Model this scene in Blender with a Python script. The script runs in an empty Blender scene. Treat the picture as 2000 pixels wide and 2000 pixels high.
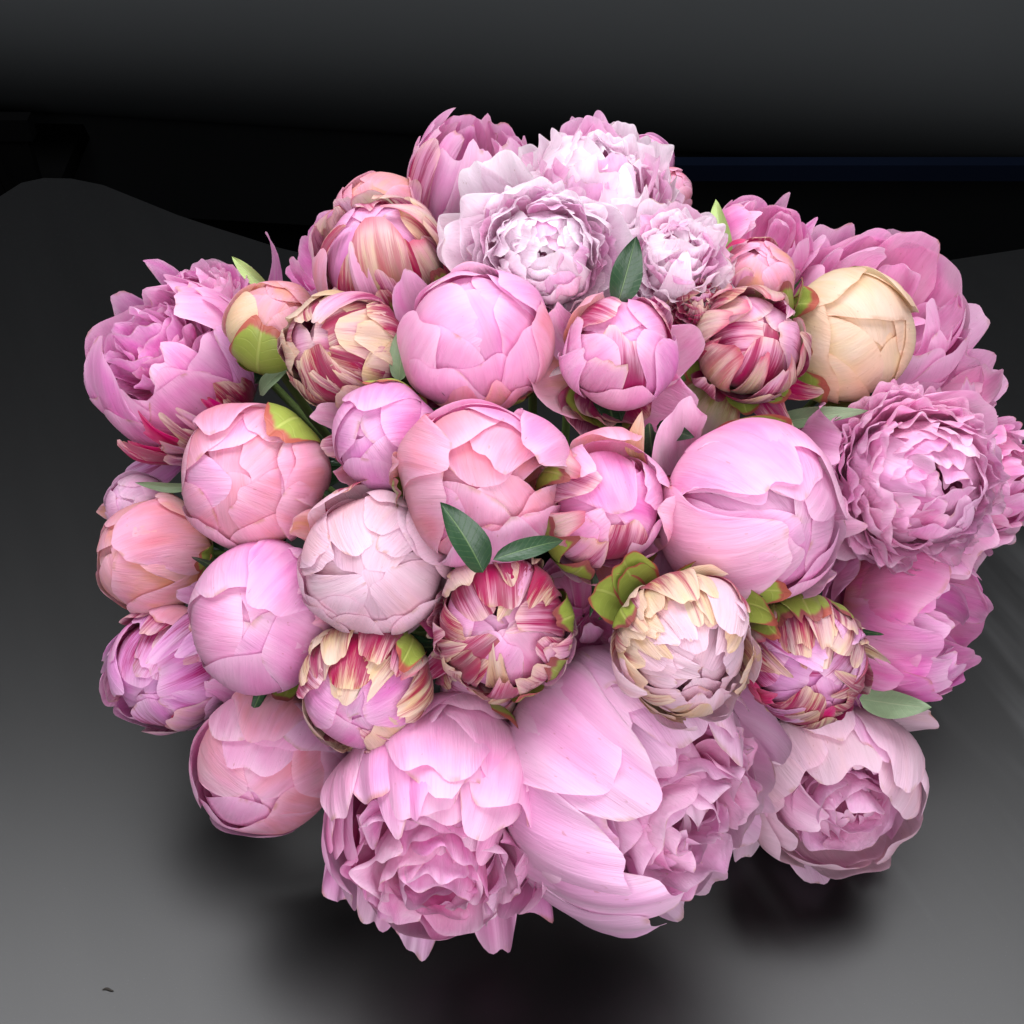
import bpy, math, random
import numpy as np
from mathutils import Vector, Matrix

# ------------------------------------------------------------------ camera, light, exposure
scene = bpy.context.scene
COL = scene.collection
S = 2000.0 / 1932.0                 # measurements were taken on a 1932 px view
FOV = math.radians(40.0)
FPX = 1000.0 / math.tan(FOV / 2)    # focal length in 2000-px units
PITCH = math.radians(46.0)
C = np.array([0.0, 0.0, 0.125])     # centre of the bouquet dome
DIST = 0.85
fwd = np.array([0.0, math.cos(PITCH), -math.sin(PITCH)])
right = np.array([1.0, 0.0, 0.0])
up = np.cross(right, fwd)
back = -fwd
EYE = C - DIST * fwd - right * 0.020 + up * 0.012

cam = bpy.data.cameras.new('camera')
cam.angle = FOV
cam.clip_start = 0.01
cam.clip_end = 60
cam_ob = bpy.data.objects.new('camera', cam)
COL.objects.link(cam_ob)
M = Matrix(((right[0], up[0], back[0]), (right[1], up[1], back[1]), (right[2], up[2], back[2])))
cam_ob.matrix_world = Matrix.Translation(Vector(EYE)) @ M.to_4x4()
scene.camera = cam_ob

world = bpy.data.worlds.new('World')
scene.world = world
world.use_nodes = True
world.node_tree.nodes['Background'].inputs[0].default_value = (0.80, 0.86, 1.0, 1)
world.node_tree.nodes['Background'].inputs[1].default_value = 0.04

def area(name, loc, target, sx, sy, power, col):
    l = bpy.data.lights.new(name, 'AREA')
    l.shape = 'RECTANGLE'; l.size = sx; l.size_y = sy
    l.energy = power; l.color = col
    o = bpy.data.objects.new(name, l)
    COL.objects.link(o)
    o.location = loc
    d = Vector(target) - Vector(loc)
    o.rotation_euler = d.to_track_quat('-Z', 'Y').to_euler()
    return o
area('ceiling_light', (-0.15, 0.30, 1.75), (-0.15, 0.28, 0.0), 2.8, 1.0, 66, (0.975, 0.975, 1.0))
area('front_fill_light', (0.15, -1.12, 0.98), (0.0, -0.05, 0.12), 1.3, 0.9, 23, (0.975, 0.965, 1.0))  # added fill lamp behind the camera, no real window, brightens the front petals

vs = scene.view_settings
vs.view_transform = 'Standard'
vs.look = 'None'
vs.gamma = 1.0
vs.exposure = 0.0
vs.use_curve_mapping = False
scene.cycles.max_bounces = 8
scene.cycles.diffuse_bounces = 4
scene.cycles.transmission_bounces = 5
scene.render.resolution_x = 1024
scene.render.resolution_y = 1024

# ------------------------------------------------------------------ helpers
def ray(px, py):
    d = fwd + right * (px * S - 1000) / FPX + up * (1000 - py * S) / FPX
    return d / np.linalg.norm(d)

def on_z(px, py, z):
    d = ray(px, py)
    return EYE + d * ((z - EYE[2]) / d[2])

def on_y(px, py, y):
    d = ray(px, py)
    return EYE + d * ((y - EYE[1]) / d[1])

RD, QZ = 0.222, 0.90                # shell on which the flower heads sit
def on_dome(px, py, off=0.0):
    d = ray(px, py)
    sc = np.array([1, 1, 1 / QZ])
    o = (EYE - C) * sc
    e = d * sc
    a = e @ e; b = o @ e; c = o @ o - RD * RD
    disc = b * b - a * c
    t = (-b - math.sqrt(disc)) / a if disc > 0 else -b / a
    p = EYE + d * (t + off)
    return p, (p - EYE) @ fwd

def lin(c):
    c = c.lstrip('#')
    v = [int(c[i:i + 2], 16) / 255 for i in (0, 2, 4)]
    return tuple((x / 12.92 if x <= .04045 else ((x + .055) / 1.055) ** 2.4) for x in v) + (1,)

def obj(name, V, F, mat, parent=None, uv=None, smooth=True, loc=(0, 0, 0)):
    me = bpy.data.meshes.new(name)
    me.from_pydata([tuple(p) for p in V], [], F)
    if uv is not None:
        l = me.uv_layers.new(name='UVMap')
        idx = np.empty(len(me.loops), dtype=np.int32)
        me.loops.foreach_get('vertex_index', idx)
        l.data.foreach_set('uv', np.asarray(uv, dtype=np.float32)[idx].ravel())
    if smooth:
        me.polygons.foreach_set('use_smooth', [True] * len(me.polygons))
    me.materials.append(mat)
    o = bpy.data.objects.new(name, me)
    COL.objects.link(o)
    if parent is not None:
        o.parent = parent
    else:
        o.location = loc
    return o

# ------------------------------------------------------------------ materials
class NT:
    def __init__(self, name):
        self.m = bpy.data.materials.new(name)
        self.m.use_nodes = True
        self.t = self.m.node_tree
        self.t.nodes.clear()
        self.out = self.t.nodes.new('ShaderNodeOutputMaterial')
    def n(self, typ, **kw):
        nd = self.t.nodes.new(typ)
        for k, v in kw.items():
            if k.startswith('i_'):
                key = k[2:]
                key = int(key) if key.isdigit() else key.replace('_', ' ')
                if hasattr(v, 'is_output'):
                    self.t.links.new(v, nd.inputs[key])
                else:
                    nd.inputs[key].default_value = v
            else:
                setattr(nd, k, v)
        return nd
    def math(self, op, a, b=0.0, c=0.0, clamp=False):
        nd = self.n('ShaderNodeMath', operation=op, use_clamp=clamp, i_0=a, i_1=b, i_2=c)
        return nd.outputs[0]
    def mix(self, f, a, b):
        nd = self.n('ShaderNodeMix', data_type='RGBA')
        for i, v in ((0, f), (6, a), (7, b)):
            if hasattr(v, 'is_output'):
                self.t.links.new(v, nd.inputs[i])
            else:
                nd.inputs[i].default_value = v
        return nd.outputs[2]
    def ramp(self, x, lo, hi):
        nd = self.n('ShaderNodeMapRange', interpolation_type='SMOOTHSTEP', i_Value=x, i_1=lo, i_2=hi)
        return nd.outputs[0]
    def link(self, a, b):
        self.t.links.new(a, b)

def uv_setup(T):
    uvn = T.n('ShaderNodeUVMap', uv_map='UVMap')
    sp = T.n('ShaderNodeSeparateXYZ', i_0=uvn.outputs[0])
    rnd = T.n('ShaderNodeObjectInfo').outputs['Random']
    return sp.outputs[0], sp.outputs[1], rnd

def uv_noise(T, U, V, R, su, sv, detail=3, dist=0.0, rough=.55):
    x = T.math('MULTIPLY_ADD', U, su, T.math('MULTIPLY', R, 53.0))
    y = T.math('MULTIPLY_ADD', V, sv, T.math('MULTIPLY', R, 17.0))
    cv = T.n('ShaderNodeCombineXYZ', i_0=x, i_1=y, i_2=T.math('MULTIPLY', R, 7.0))
    return T.n('ShaderNodeTexNoise', i_Vector=cv.outputs[0], i_Scale=1.0, i_Detail=detail, i_Roughness=rough, i_Distortion=dist).outputs[0]

def petal_mat(name, body, base, tip, streak='#a3205c', samt=0.0, sreach=0.5, edge='#f6d8ea', eamt=0.25,
              base_at=0.45, tip_at=0.75, var=0.06, transl=0.42, blotch='#e9d2a0', bamt=0.0, rough=0.5):
    T = NT(name)
    U, V, R = uv_setup(T)
    low = uv_noise(T, U, V, R, 3.0, 2.0, 2)
    fib = uv_noise(T, U, V, R, 105.0, 4.0, 3)
    mid = uv_noise(T, U, V, R, 13.0, 3.2, 3, .6)
    vv = T.math('ADD', V, T.math('MULTIPLY_ADD', mid, .5, -.25))
    c = T.mix(T.ramp(vv, base_at - .35, base_at + .15), lin(base), lin(body))
    c = T.mix(T.ramp(vv, tip_at - .15, tip_at + .25), c, lin(tip))
    if bamt > 0:
        c = T.mix(T.math('MULTIPLY', T.ramp(low, .48, .62), bamt), c, lin(blotch))
    # paler margin
    ed = T.math('ABSOLUTE', T.math('MULTIPLY_ADD', U, 2.0, -1.0))
    em = T.math('MAXIMUM', T.ramp(ed, .80, 1.0), T.ramp(V, .90, 1.0))
    c = T.mix(T.math('MULTIPLY', em, eamt), c, lin(edge))
    if samt > 0:
        st = uv_noise(T, U, V, R, 6.5, 1.1, 5, .6, .62)
        sd = T.math('ADD', st, T.math('MULTIPLY', fib, .38))
        thr = T.math('MULTIPLY_ADD', V, .60, .63 - sreach * .6)
        thr = T.math('SUBTRACT', thr, T.math('MULTIPLY', T.ramp(ed, .60, 1.0), .10))
        thr = T.math('SUBTRACT', thr, T.math('MULTIPLY_ADD', R, .30, -.15))
        m = T.ramp(T.math('SUBTRACT', sd, thr), -.06, .22)
        c = T.mix(T.math('MULTIPLY', m, samt), c, lin(streak))
    # browned, dry margin here and there
    dry = T.math('MULTIPLY', T.math('MAXIMUM', T.ramp(ed, .93, 1.0), T.ramp(V, .965, 1.0)), T.ramp(uv_noise(T, U, V, R, 5.0, 5.0, 3), .52, .66))
    c = T.mix(T.math('MULTIPLY', dry, .55), c, lin('#b58a5c'))
    spots = T.ramp(uv_noise(T, U, V, R, 34.0, 26.0, 1), .735, .80)
    c = T.mix(T.math('MULTIPLY', spots, .35), c, lin('#b07a6a'))
    # fine fibre tone and petal to petal variation
    hv = T.n('ShaderNodeHueSaturation', i_Color=c,
             i_Hue=T.math('MULTIPLY_ADD', R, var * .35, .5 - var * .175),
             i_Saturation=T.math('MULTIPLY_ADD', low, 1.1, .54),
             i_Value=T.math('ADD', T.math('ADD', T.math('MULTIPLY_ADD', fib, .16, .84), T.math('MULTIPLY', mid, .16)), T.math('MULTIPLY_ADD', R, var, -var / 2)))
    col = hv.outputs[0]
    bmp = T.n('ShaderNodeBump', i_Strength=.55, i_Distance=.0016,
              i_Height=T.math('ADD', T.math('MULTIPLY', fib, .22), T.math('MULTIPLY', mid, .9)))
    p = T.n('ShaderNodeBsdfPrincipled', i_Base_Color=col, i_Roughness=rough, i_Normal=bmp.outputs[0])
    p.inputs['Specular IOR Level'].default_value = .28
    p.inputs['Sheen Weight'].default_value = .12
    tr = T.n('ShaderNodeBsdfTranslucent', i_Color=col, i_Normal=bmp.outputs[0])
    mx = T.n('ShaderNodeMixShader', i_0=transl)
    T.link(p.outputs[0], mx.inputs[1]); T.link(tr.outputs[0], mx.inputs[2])
    T.link(mx.outputs[0], T.out.inputs[0])
    return T.m

def leaf_mat(name, body, vein, edge=None, samt=0.0, rough=.42):
    T = NT(name)
    U, V, R = uv_setup(T)
    low = uv_noise(T, U, V, R, 4.0, 4.0, 3)
    ed = T.math('ABSOLUTE', T.math('MULTIPLY_ADD', U, 2.0, -1.0))
    c = T.mix(low, lin(body), tuple(min(1, x * 1.5) for x in lin(body)[:3]) + (1,))
    # side veins run obliquely from the midrib
    w = T.math('SINE', T.math('MULTIPLY', T.math('SUBTRACT', V, T.math('MULTIPLY', ed, .16)), 70.0))
    sv = T.math('MULTIPLY', T.ramp(w, .90, 1.0), .30)
    mr = T.ramp(ed, .07, .02)
    vm = T.math('MAXIMUM', sv, mr)
    c = T.mix(T.math('MULTIPLY', vm, .55), c, lin(vein))
    if edge:
        st = uv_noise(T, U, V, R, 6.0, 2.0, 3, .4)
        e = T.math('MAXIMUM', T.ramp(ed, .74, 1.0), T.ramp(V, .82, 1.0))
        e = T.ramp(T.math('ADD', e, T.math('MULTIPLY_ADD', st, .9, -.45)), .42, .80)
        c = T.mix(T.math('MULTIPLY', e, samt), c, lin(edge))
    bmp = T.n('ShaderNodeBump', i_Strength=.35, i_Distance=.001, i_Height=T.math('ADD', T.math('MULTIPLY', vm, -1.0), low))
    p = T.n('ShaderNodeBsdfPrincipled', i_Base_Color=c, i_Roughness=rough, i_Normal=bmp.outputs[0])
    tr = T.n('ShaderNodeBsdfTranslucent', i_Color=c)
    mx = T.n('ShaderNodeMixShader', i_0=.18)
    T.link(p.outputs[0], mx.inputs[1]); T.link(tr.outputs[0], mx.inputs[2])
    T.link(mx.outputs[0], T.out.inputs[0])
    return T.m

PM = {
 'pink':   petal_mat('petal_pink', '#edacd2', '#e591be', '#f0badc', eamt=.35),
 'pale':   petal_mat('petal_pale_pink', '#efbedc', '#e9a7cb', '#f2c8e4', eamt=.4),
 'white':  petal_mat('petal_blush_white', '#f5d8e9', '#efbcd8', '#f9eaf4', edge='#fffafd', eamt=.6, tip_at=.5, transl=.5),
 'blush':  petal_mat('petal_blush', '#e9c4d3', '#e8b8bc', '#ebcbdb', eamt=.35, bamt=.15, blotch='#efd9bd'),
 'rose':   petal_mat('petal_rose', '#eb9cc8', '#e280b0', '#f0b0d8', eamt=.3),
 'lilac':  petal_mat('petal_lilac_pink', '#e69ccd', '#de80b2', '#eeb0da', eamt=.35, samt=.5, sreach=.25),
 'lilac_streak': petal_mat('petal_lilac_streaked', '#e3a0d4', '#d2437f', '#ecb4e0', eamt=.35, samt=.9, sreach=.66),
 'hot':    petal_mat('petal_hot_pink', '#e68dc2', '#e6a29c', '#e99ad0', eamt=.2, var=.1),
 'peach':  petal_mat('petal_peach', '#edb0aa', '#ebc084', '#edacbe', eamt=.25, bamt=.35, blotch='#efcf9a', base_at=.5),
 'peachpink': petal_mat('petal_peach_pink', '#eba8bb', '#ebb092', '#edb0cc', eamt=.3, bamt=.18, blotch='#efbf9c', base_at=.45),
 'cream':  petal_mat('petal_cream', '#ead4ae', '#e6cc98', '#ebd2bc', eamt=.2, bamt=.3, blotch='#f3d2c4', edge='#f3cdb4'),
 'creampink': petal_mat('petal_cream_pink_streaked', '#e8d2b2', '#cc5078', '#e8cdbc', eamt=.25, samt=.85, sreach=.66, edge='#ecdcc0', bamt=.3),
 'stripe': petal_mat('petal_striped', '#e6b8c0', '#b22a58', '#e8c4be', samt=.92, sreach=.92, base_at=.62, edge='#e9d6bc', eamt=.6, bamt=.6, blotch='#e4d4b0'),
 'stripepink': petal_mat('petal_striped_pink', '#e8a6c8', '#c03468', '#ebb2d0', samt=.9, sreach=.84, base_at=.55, edge='#f2d9cc', eamt=.5, bamt=.25, blotch='#efd7b8'),
 'crimson': petal_mat('petal_crimson', '#c32f68', '#a81c4c', '#d65488', samt=.5, sreach=.6, edge='#e88cae', eamt=.5),
 'greenstripe': petal_mat('petal_green_striped', '#e4d2b6', '#a4b042', '#e4b8be', base_at=.6, samt=.6, sreach=.66, edge='#c83468', eamt=.55),
}
SEPAL = leaf_mat('sepal_green', '#879542', '#b9c46a', '#b0424e', .85)
SEPALD = leaf_mat('sepal_olive', '#7d8a3a', '#a9ac62', '#8e3a4a', .9)
LEAF = leaf_mat('leaf_dark_green', '#27402a', '#6f8a58', rough=.36)
LEAFG = leaf_mat('leaf_grey_green', '#6f8263', '#9aa884', rough=.5)
LEAFL = leaf_mat('leaf_light_green', '#93a865', '#b9c795', rough=.5)
STEM = leaf_mat('stem_green', '#566b36', '#6d8247', rough=.5)

# ------------------------------------------------------------------ petal surfaces
def sstep(x, a, b):
    t = np.clip((x - a) / (b - a), 0, 1)
    return t * t * (3 - 2 * t)

def petal(g, phi, r0, z0, a0, a1, L, W, rho, b=.35, vm=.6, n=2.2, curl=0.0, cv=.65, ruf=0.0, rf=4.0, lf=.02,
          fold=0.0, nf=3.0, notch=0.0, twist=0.0, skew=0.0, nu=11, nv=13, p=1.0, kap=.36, top=.84, fr=0.0, n0=None):
    """one petal in flower space (axis +Z); angles in degrees, 0 = outwards, 90 = along the axis, 180 = inwards"""
    nu = int(round(nu * RES)); nv = int(round(nv * RES))
    t = np.linspace(0, 1, nv)
    v = 1 - (1 - t) ** 1.25
    q = np.linspace(0, 1, 64)
    al = np.radians(a0 + (a1 - a0) * q ** p + curl * sstep(q, cv, 1.0) )
    dq = q[1]
    rr = r0 + L * np.concatenate(([0], np.cumsum((np.cos(al[1:]) + np.cos(al[:-1])) / 2 * dq)))
    zz = z0 + L * np.concatenate(([0], np.cumsum((np.sin(al[1:]) + np.sin(al[:-1])) / 2 * dq)))
    u = np.linspace(-1, 1, nu)
    U, Vv = np.meshgrid(u, v)
    ph = g.uniform(0, 6.283, 12)
    h = (np.sin(U * 2.3 * 1.7 + ph[0]) * .5 + .5) ** 2 + .5 * (np.sin(U * 7.0 + ph[1]) * .5 + .5) ** 2 + .16 * np.sin(U * 11 + ph[9])
    Ve = np.clip(Vv * (1 - notch * h * Vv ** 2 - kap * np.abs(U) ** (n + .6) * Vv ** 1.5), 0, 1)
    r = np.interp(Ve, q, rr); z = np.interp(Ve, q, zz); a = np.interp(Ve, q, al)
    pf = b + (1 - b) * np.sin(np.pi / 2 * np.clip(Vv / vm, 0, 1)) ** 1.2 - (1 - top) * sstep(Vv, vm, 1.15)
    s = W * pf * U * (1 + notch * .5 * np.sin(Vv * 7 + ph[8]) * np.abs(U)) + skew * Vv * Vv
    be = s / rho
    ep = np.arctan2(U * pf, .35 + Vv * .9) * rf
    edge = np.maximum(np.abs(U) ** 2.5, sstep(Vv, .55, 1.0))* sstep(Vv, .15, .6)
    d = ruf * edge * (np.sin(ep * 2 + ph[2]) + .5 * np.sin(ep * 3.7 + ph[3]))
    d += lf * (np.sin(U * 2.1 + Vv * 3.1 + ph[4]) + .7 * np.sin(U * 4.3 - Vv * 2.7 + ph[5]) + .4 * np.sin(-U * 6.1 + Vv * 7 + ph[6])) * sstep(Vv, .1, .6)
    d += fold * np.sin(U * nf * 2.2 + ph[7] + Vv * 1.2) * sstep(Vv, .1, .7)
    d += fr * sstep(Vv, .72, 1.0) * (np.sin(U * 7 + ph[10]) + .6 * np.sin(U * 12 + ph[11]))
    nof = rho * (1 - np.cos(be)) + d
    ts = rho * np.sin(be)
    pr = r - np.sin(a) * nof
    pz = z + np.cos(a) * nof
    f = phi + twist * Vv
    X = pr * np.cos(f) - ts * np.sin(f)
    Y = pr * np.sin(f) + ts * np.cos(f)
    P = np.stack([X, Y, pz], -1).reshape(-1, 3)
    uv = np.stack([(U + 1) / 2, Vv], -1).reshape(-1, 2)
    return P, uv, nu, nv

_faces = {}
def grid_faces(nu, nv):
    if (nu, nv) not in _faces:
        F = []
        for j in range(nv - 1):
            for i in range(nu - 1):
                k = j * nu + i
                F.append((k, k + 1, k + nu + 1, k + nu))
        _faces[(nu, nv)] = F
    return _faces[(nu, nv)]

def petal_to(g, phi, r0, z0, r1, z1, c, W, rho, **kw):
    h = math.degrees(math.atan2(z1 - z0, r1 - r0))
    ch = math.hypot(z1 - z0, r1 - r0)
    cr = math.radians(abs(c)) + 1e-4
    return petal(g, phi, r0, z0, h - c, h + c, ch * cr / math.sin(cr), W, rho, **kw)

# ------------------------------------------------------------------ flower builder
RES = 1.0
class Flower:
    def __init__(self, name, label, px, py, rpx, ax, ay, seed, off=0.0, zs=1.0, group=None, az=None, cat='peony'):
        global RES
        RES = 1.0 if rpx < 110 else (1.2 if rpx < 150 else 1.6)
        self.g = np.random.default_rng(seed)
        self.c, depth = on_dome(px, py, off)
        self.R = rpx * 1.04 * S / FPX * depth
        l2 = ax * ax + ay * ay
        if az is None:
            az = math.sqrt(max(0.0, 1 - l2))
        A = right * ax + up * ay + back * az
        self.A = A / np.linalg.norm(A)
        h = right if abs(self.A @ right) < .8 else up
        self.X = np.cross(h, self.A); self.X /= np.linalg.norm(self.X)
        self.Y = np.cross(self.A, self.X)
        self.zs = zs
        self.dph = self.g.uniform(0, 6.283, 6)
        self.dam = .030
        # stem goes from the head into the vase
        head = self.c - self.A * self.R * zs * .93
        ang = math.atan2(self.c[1], self.c[0])
        rr = 0.016 + 0.030 * min(1, math.hypot(self.c[0], self.c[1]) / .2)
        self.foot = np.array([math.cos(ang) * rr, math.sin(ang) * rr, 0.012])
        self.foot[:2] += self.g.normal(0, .003, 2)
        self.root = bpy.data.objects.new(name, None)
        self.root.empty_display_size = .02
        COL.objects.link(self.root)
        self.root.location = self.foot
        self.root['label'] = label
        self.root['category'] = cat
        if group:
            self.root['group'] = group
        self.stem(head)
    def stem(self, head):
        g = self.g
        a = head + self.A * self.R * .12
        b = self.foot
        neck = np.array([b[0] * 1.0, b[1] * 1.0, 0.046])
        c1 = a - self.A * min(.07, np.linalg.norm(a - neck) * .45)
        c2 = neck + np.array([0, 0, .015])
        pts = []
        for t in np.linspace(0, 1, 9):
            pts.append((1 - t) ** 3 * a + 3 * t * (1 - t) ** 2 * c1 + 3 * t * t * (1 - t) * c2 + t ** 3 * neck)
        pts.append(b)
        V, F, uv = [], [], []
        m = 6
        for i, p in enumerate(pts):
            d = pts[min(i + 1, len(pts) - 1)] - pts[max(i - 1, 0)]
            d = d / np.linalg.norm(d)
            e = np.cross(d, [0.3, .9, .1]); e /= np.linalg.norm(e)
            f = np.cross(d, e)
            for k in range(m):
                w = 2 * math.pi * k / m
                V.append(p - self.foot + (e * math.cos(w) + f * math.sin(w)) * .0026)
                uv.append((k / m, i / len(pts)))
        for i in range(len(pts) - 1):
            for k in range(m):
                F.append((i * m + k, i * m + (k + 1) % m, (i + 1) * m + (k + 1) % m, (i + 1) * m + k))
        obj('stem', V, F, STEM, self.root, uv)
    def to_world(self, P):
        l = np.linalg.norm(P, axis=1, keepdims=True) + 1e-6
        q = P / l
        w = np.sin(q[:, 0] * 2.6 + self.dph[0]) + np.sin(q[:, 1] * 2.9 + self.dph[1]) + np.sin(q[:, 2] * 2.3 + self.dph[2]) + .6 * np.sin((q[:, 0] + q[:, 1] - q[:, 2]) * 4 + self.dph[3])
        P = P * (1 + self.dam * w)[:, None]
        P = P * self.R
        return (self.c - self.foot) + np.outer(P[:, 0], self.X) + np.outer(P[:, 1], self.Y) + np.outer(P[:, 2] * self.zs, self.A)
    def phi(self, deg):
        """azimuth of an image direction (0 = right, 90 = up)"""
        d = right * math.cos(math.radians(deg)) + up * math.sin(math.radians(deg))
        return math.atan2(d @ self.Y, d @ self.X)
    def add(self, name, res, mat):
        P, uv, nu, nv = res
        return obj(name, self.to_world(P), grid_faces(nu, nv), mat, self.root, uv)
    def petals(self, res, mat):
        return self.add('petal', res, PM[mat] if isinstance(mat, str) else mat)

    # --- closed globe: broad petals wrapped over one another
    def globe(self, mat, n=13, k0=.91, wid=.95, lift=7, hi=188, lo=128, ruf=.008, notch=.03, mats=None, tw=.3, lf=.009, heart=5, hmat=None, jit=16, fr=.004, kmax=1.0):
        g = self.g
        for i in range(heart):
            k = k0 * (.80 + .18 * i / heart)
            th = 176 + g.uniform(0, 24)
            res = petal(g, i * 2.39996 + g.uniform(-.4, .4), .02, -k, 0, th, k * math.radians(th), k * .95, k, b=.5, vm=.6, ruf=.02, lf=.02, fold=.012, nf=g.uniform(1, 3), notch=.04,
                        twist=g.uniform(-.3, .6), nu=13, nv=15)
            self.petals(res, mat if hmat is None else hmat)
        for i in range(n):
            f = i / (n - 1)
            k = k0 + (kmax - k0) * f
            th = hi + (lo - hi) * f ** .8 + g.uniform(-jit, jit) * (.4 + f)
            W = k * wid * g.uniform(.72, 1.25) * (1.1 if i < 4 else 1)
            m = mat if mats is None else mats[g.integers(len(mats))]
            lf_ = lift * f * (g.uniform(.1, .7) if g.random() < .7 else g.uniform(1.0, 2.2))
            res = petal(g, i * 2.39996 + g.uniform(-.55, .55), .02, -k, 0, th - lf_, k * math.radians(th), W, k * g.uniform(.97, 1.03),
                        b=.45, vm=g.uniform(.55, .7), n=g.uniform(2.0, 3.2), kap=g.uniform(.22, .42), ruf=ruf * (.4 + f), rf=g.uniform(1, 3), lf=lf, notch=notch * g.uniform(.2, 1.8), fr=fr,
                        twist=tw * g.uniform(-.6, 1), skew=g.uniform(-.15, .15), nu=15, nv=17)
            self.petals(res, m)
        return self
    # --- streaked bud: many narrow, ragged strips over broader inner petals
    def striped(self, mat, inner='pink', n=24, mats=None, lift=10, wid=.40, hi=176, lo=95):
        g = self.g
        self.globe(inner, n=8, k0=.84, wid=.80, hi=186, lo=160, lift=2, tw=.4, heart=3, kmax=.93)
        for i in range(n):
            f = i / (n - 1)
            k = .94 + .08 * f
            th = hi + (lo - hi) * f ** 1.5 + g.uniform(-14, 14)
            W = k * wid * g.uniform(.45, 1.7)
            m = mat if mats is None else mats[g.integers(len(mats))]
            res = petal(g, i * 2.39996 + g.uniform(-.9, .9), .02, -k, 0, th - lift * g.uniform(.0, 1.6), k * math.radians(th), W, k * g.uniform(.75, 1.0),
                        b=.5, vm=g.uniform(.6, .8), n=g.uniform(2, 3.2), ruf=.022, rf=3, lf=.012, fold=.008, notch=.07 * g.uniform(.3, 1.6),
                        twist=g.uniform(-.3, .5), skew=g.uniform(-.25, .25), nu=11, nv=14)
            self.petals(res, m)
        return self
    # --- half-open cup: broad outer petals standing round a ruffled heart
    def cup(self, mat, inner=None, nout=9, nin=18, open_=125, W=.78, lift=14, ruf=.03, notch=.05, reach=1.0, fold=.0, ilift=22):
        g = self.g
        inner = inner or mat
        for i in range(nin):
            f = i / max(1, nin - 1)
            k = .34 + .50 * f ** .8
            th = 168 - 34 * f + g.uniform(-16, 16)
            res = petal(g, i * 2.39996 + g.uniform(-.35, .35), .03, -.92 * (.55 + .45 * f), 0, th - ilift * g.uniform(.3, 1.4), k * math.radians(th) * (1.45 - .42 * f), g.uniform(.34, .52) * (.65 + .5 * f), k * g.uniform(.8, 1.3),
                        b=.4, vm=.62, n=2.6, ruf=ruf * 1.1, rf=g.uniform(1.2, 2.6), fold=.018, nf=g.uniform(1, 2.4), lf=.022,
                        notch=notch * 1.3, kap=.24, top=.95, fr=ruf * .25, twist=g.uniform(-.3, .35), nu=15, nv=15)
            self.petals(res, inner)
        for i in range(nout):
            f = i / (nout - 1)
            k = .90 + .12 * f
            th = open_ + g.uniform(-14, 14) + (1 - f) * 14
            res = petal(g, i * 2.39996 + g.uniform(-.25, .25), .02, -k, 0, th - lift * g.uniform(.5, 1.5), k * math.radians(th) * reach, W * g.uniform(.85, 1.15), k * 1.02,
                        b=.4, vm=g.uniform(.6, .7), n=g.uniform(2.2, 2.9), ruf=ruf, rf=g.uniform(2, 4), lf=.016, fold=fold, notch=notch * g.uniform(.4, 1.5), kap=.24, top=.95, fr=ruf * .15,
                        twist=g.uniform(-.1, .2), nu=17, nv=17)
            self.petals(res, mat)
        return self
    # --- full double bloom: ruffled crown, guard petals below
    def bloom(self, mat, inner=None, M=70, guards=8, psmax=95, ga=70, gl=1.35, W=.30, ruf=.05, notch=.09, bend=(18, 42), gW=.55, shell=.98, mats=None, gz=-.55, lean=(30, 60), hearts=9):
        g = self.g
        inner = inner or mat
        for i in range(M):
            f = (i + .5) / M
            ps = math.degrees(math.acos(1 - f * (1 - math.cos(math.radians(psmax)))))
            ro = shell * g.uniform(.88, 1.05)
            m = inner if mats is None else mats[g.integers(len(mats))]
            s0 = math.radians(ps + g.uniform(*lean)); s1 = math.radians(ps - 6)
            ri = shell * .50
            res = petal_to(g, i * 2.39996 + g.uniform(-.3, .3), ri * math.sin(s0), ri * math.cos(s0), math.sin(s1) * ro, math.cos(s1) * ro, g.uniform(*bend),
                           W * g.uniform(.75, 1.3), g.uniform(.35, .8), b=.45, vm=.62, n=3.0, kap=.20, top=.95, ruf=ruf * g.uniform(.6, 1.4), rf=g.uniform(1.5, 3), fold=.016, nf=g.uniform(1, 2.4), lf=.012,
                           notch=notch * g.uniform(.5, 1.5), fr=ruf * .30, twist=g.uniform(-.2, .2), nu=23, nv=12)
            self.petals(res, m)
        for i in range(hearts):
            k = shell * (.42 + .035 * i)
            th = 168 + g.uniform(-14, 24)
            res = petal(g, i * 2.39996 + g.uniform(-.4, .4), .02, shell * .18 - k, 0, th, k * math.radians(th), k * .55, k, b=.5, vm=.6, ruf=.03, lf=.02, fold=.015, fr=.012, nf=2, notch=notch, twist=g.uniform(-.3, .3), nu=13, nv=13)
            self.petals(res, inner)
        for i in range(guards):
            f = i / max(1, guards - 1)
            res = petal(g, i * 2.39996 + g.uniform(-.3, .3), .08, gz - .1 * f, 5, ga + g.uniform(-22, 22), gl * g.uniform(.85, 1.12), gW * g.uniform(.85, 1.2), g.uniform(.8, 1.3),
                        b=.35, vm=.66, n=2.5, ruf=ruf * .8, rf=g.uniform(2, 4), lf=.03, fold=.02, nf=2, notch=notch * .8, fr=ruf * .2, curl=g.uniform(-25, 10), nu=17, nv=15)
            self.petals(res, mat)
        return self
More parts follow.
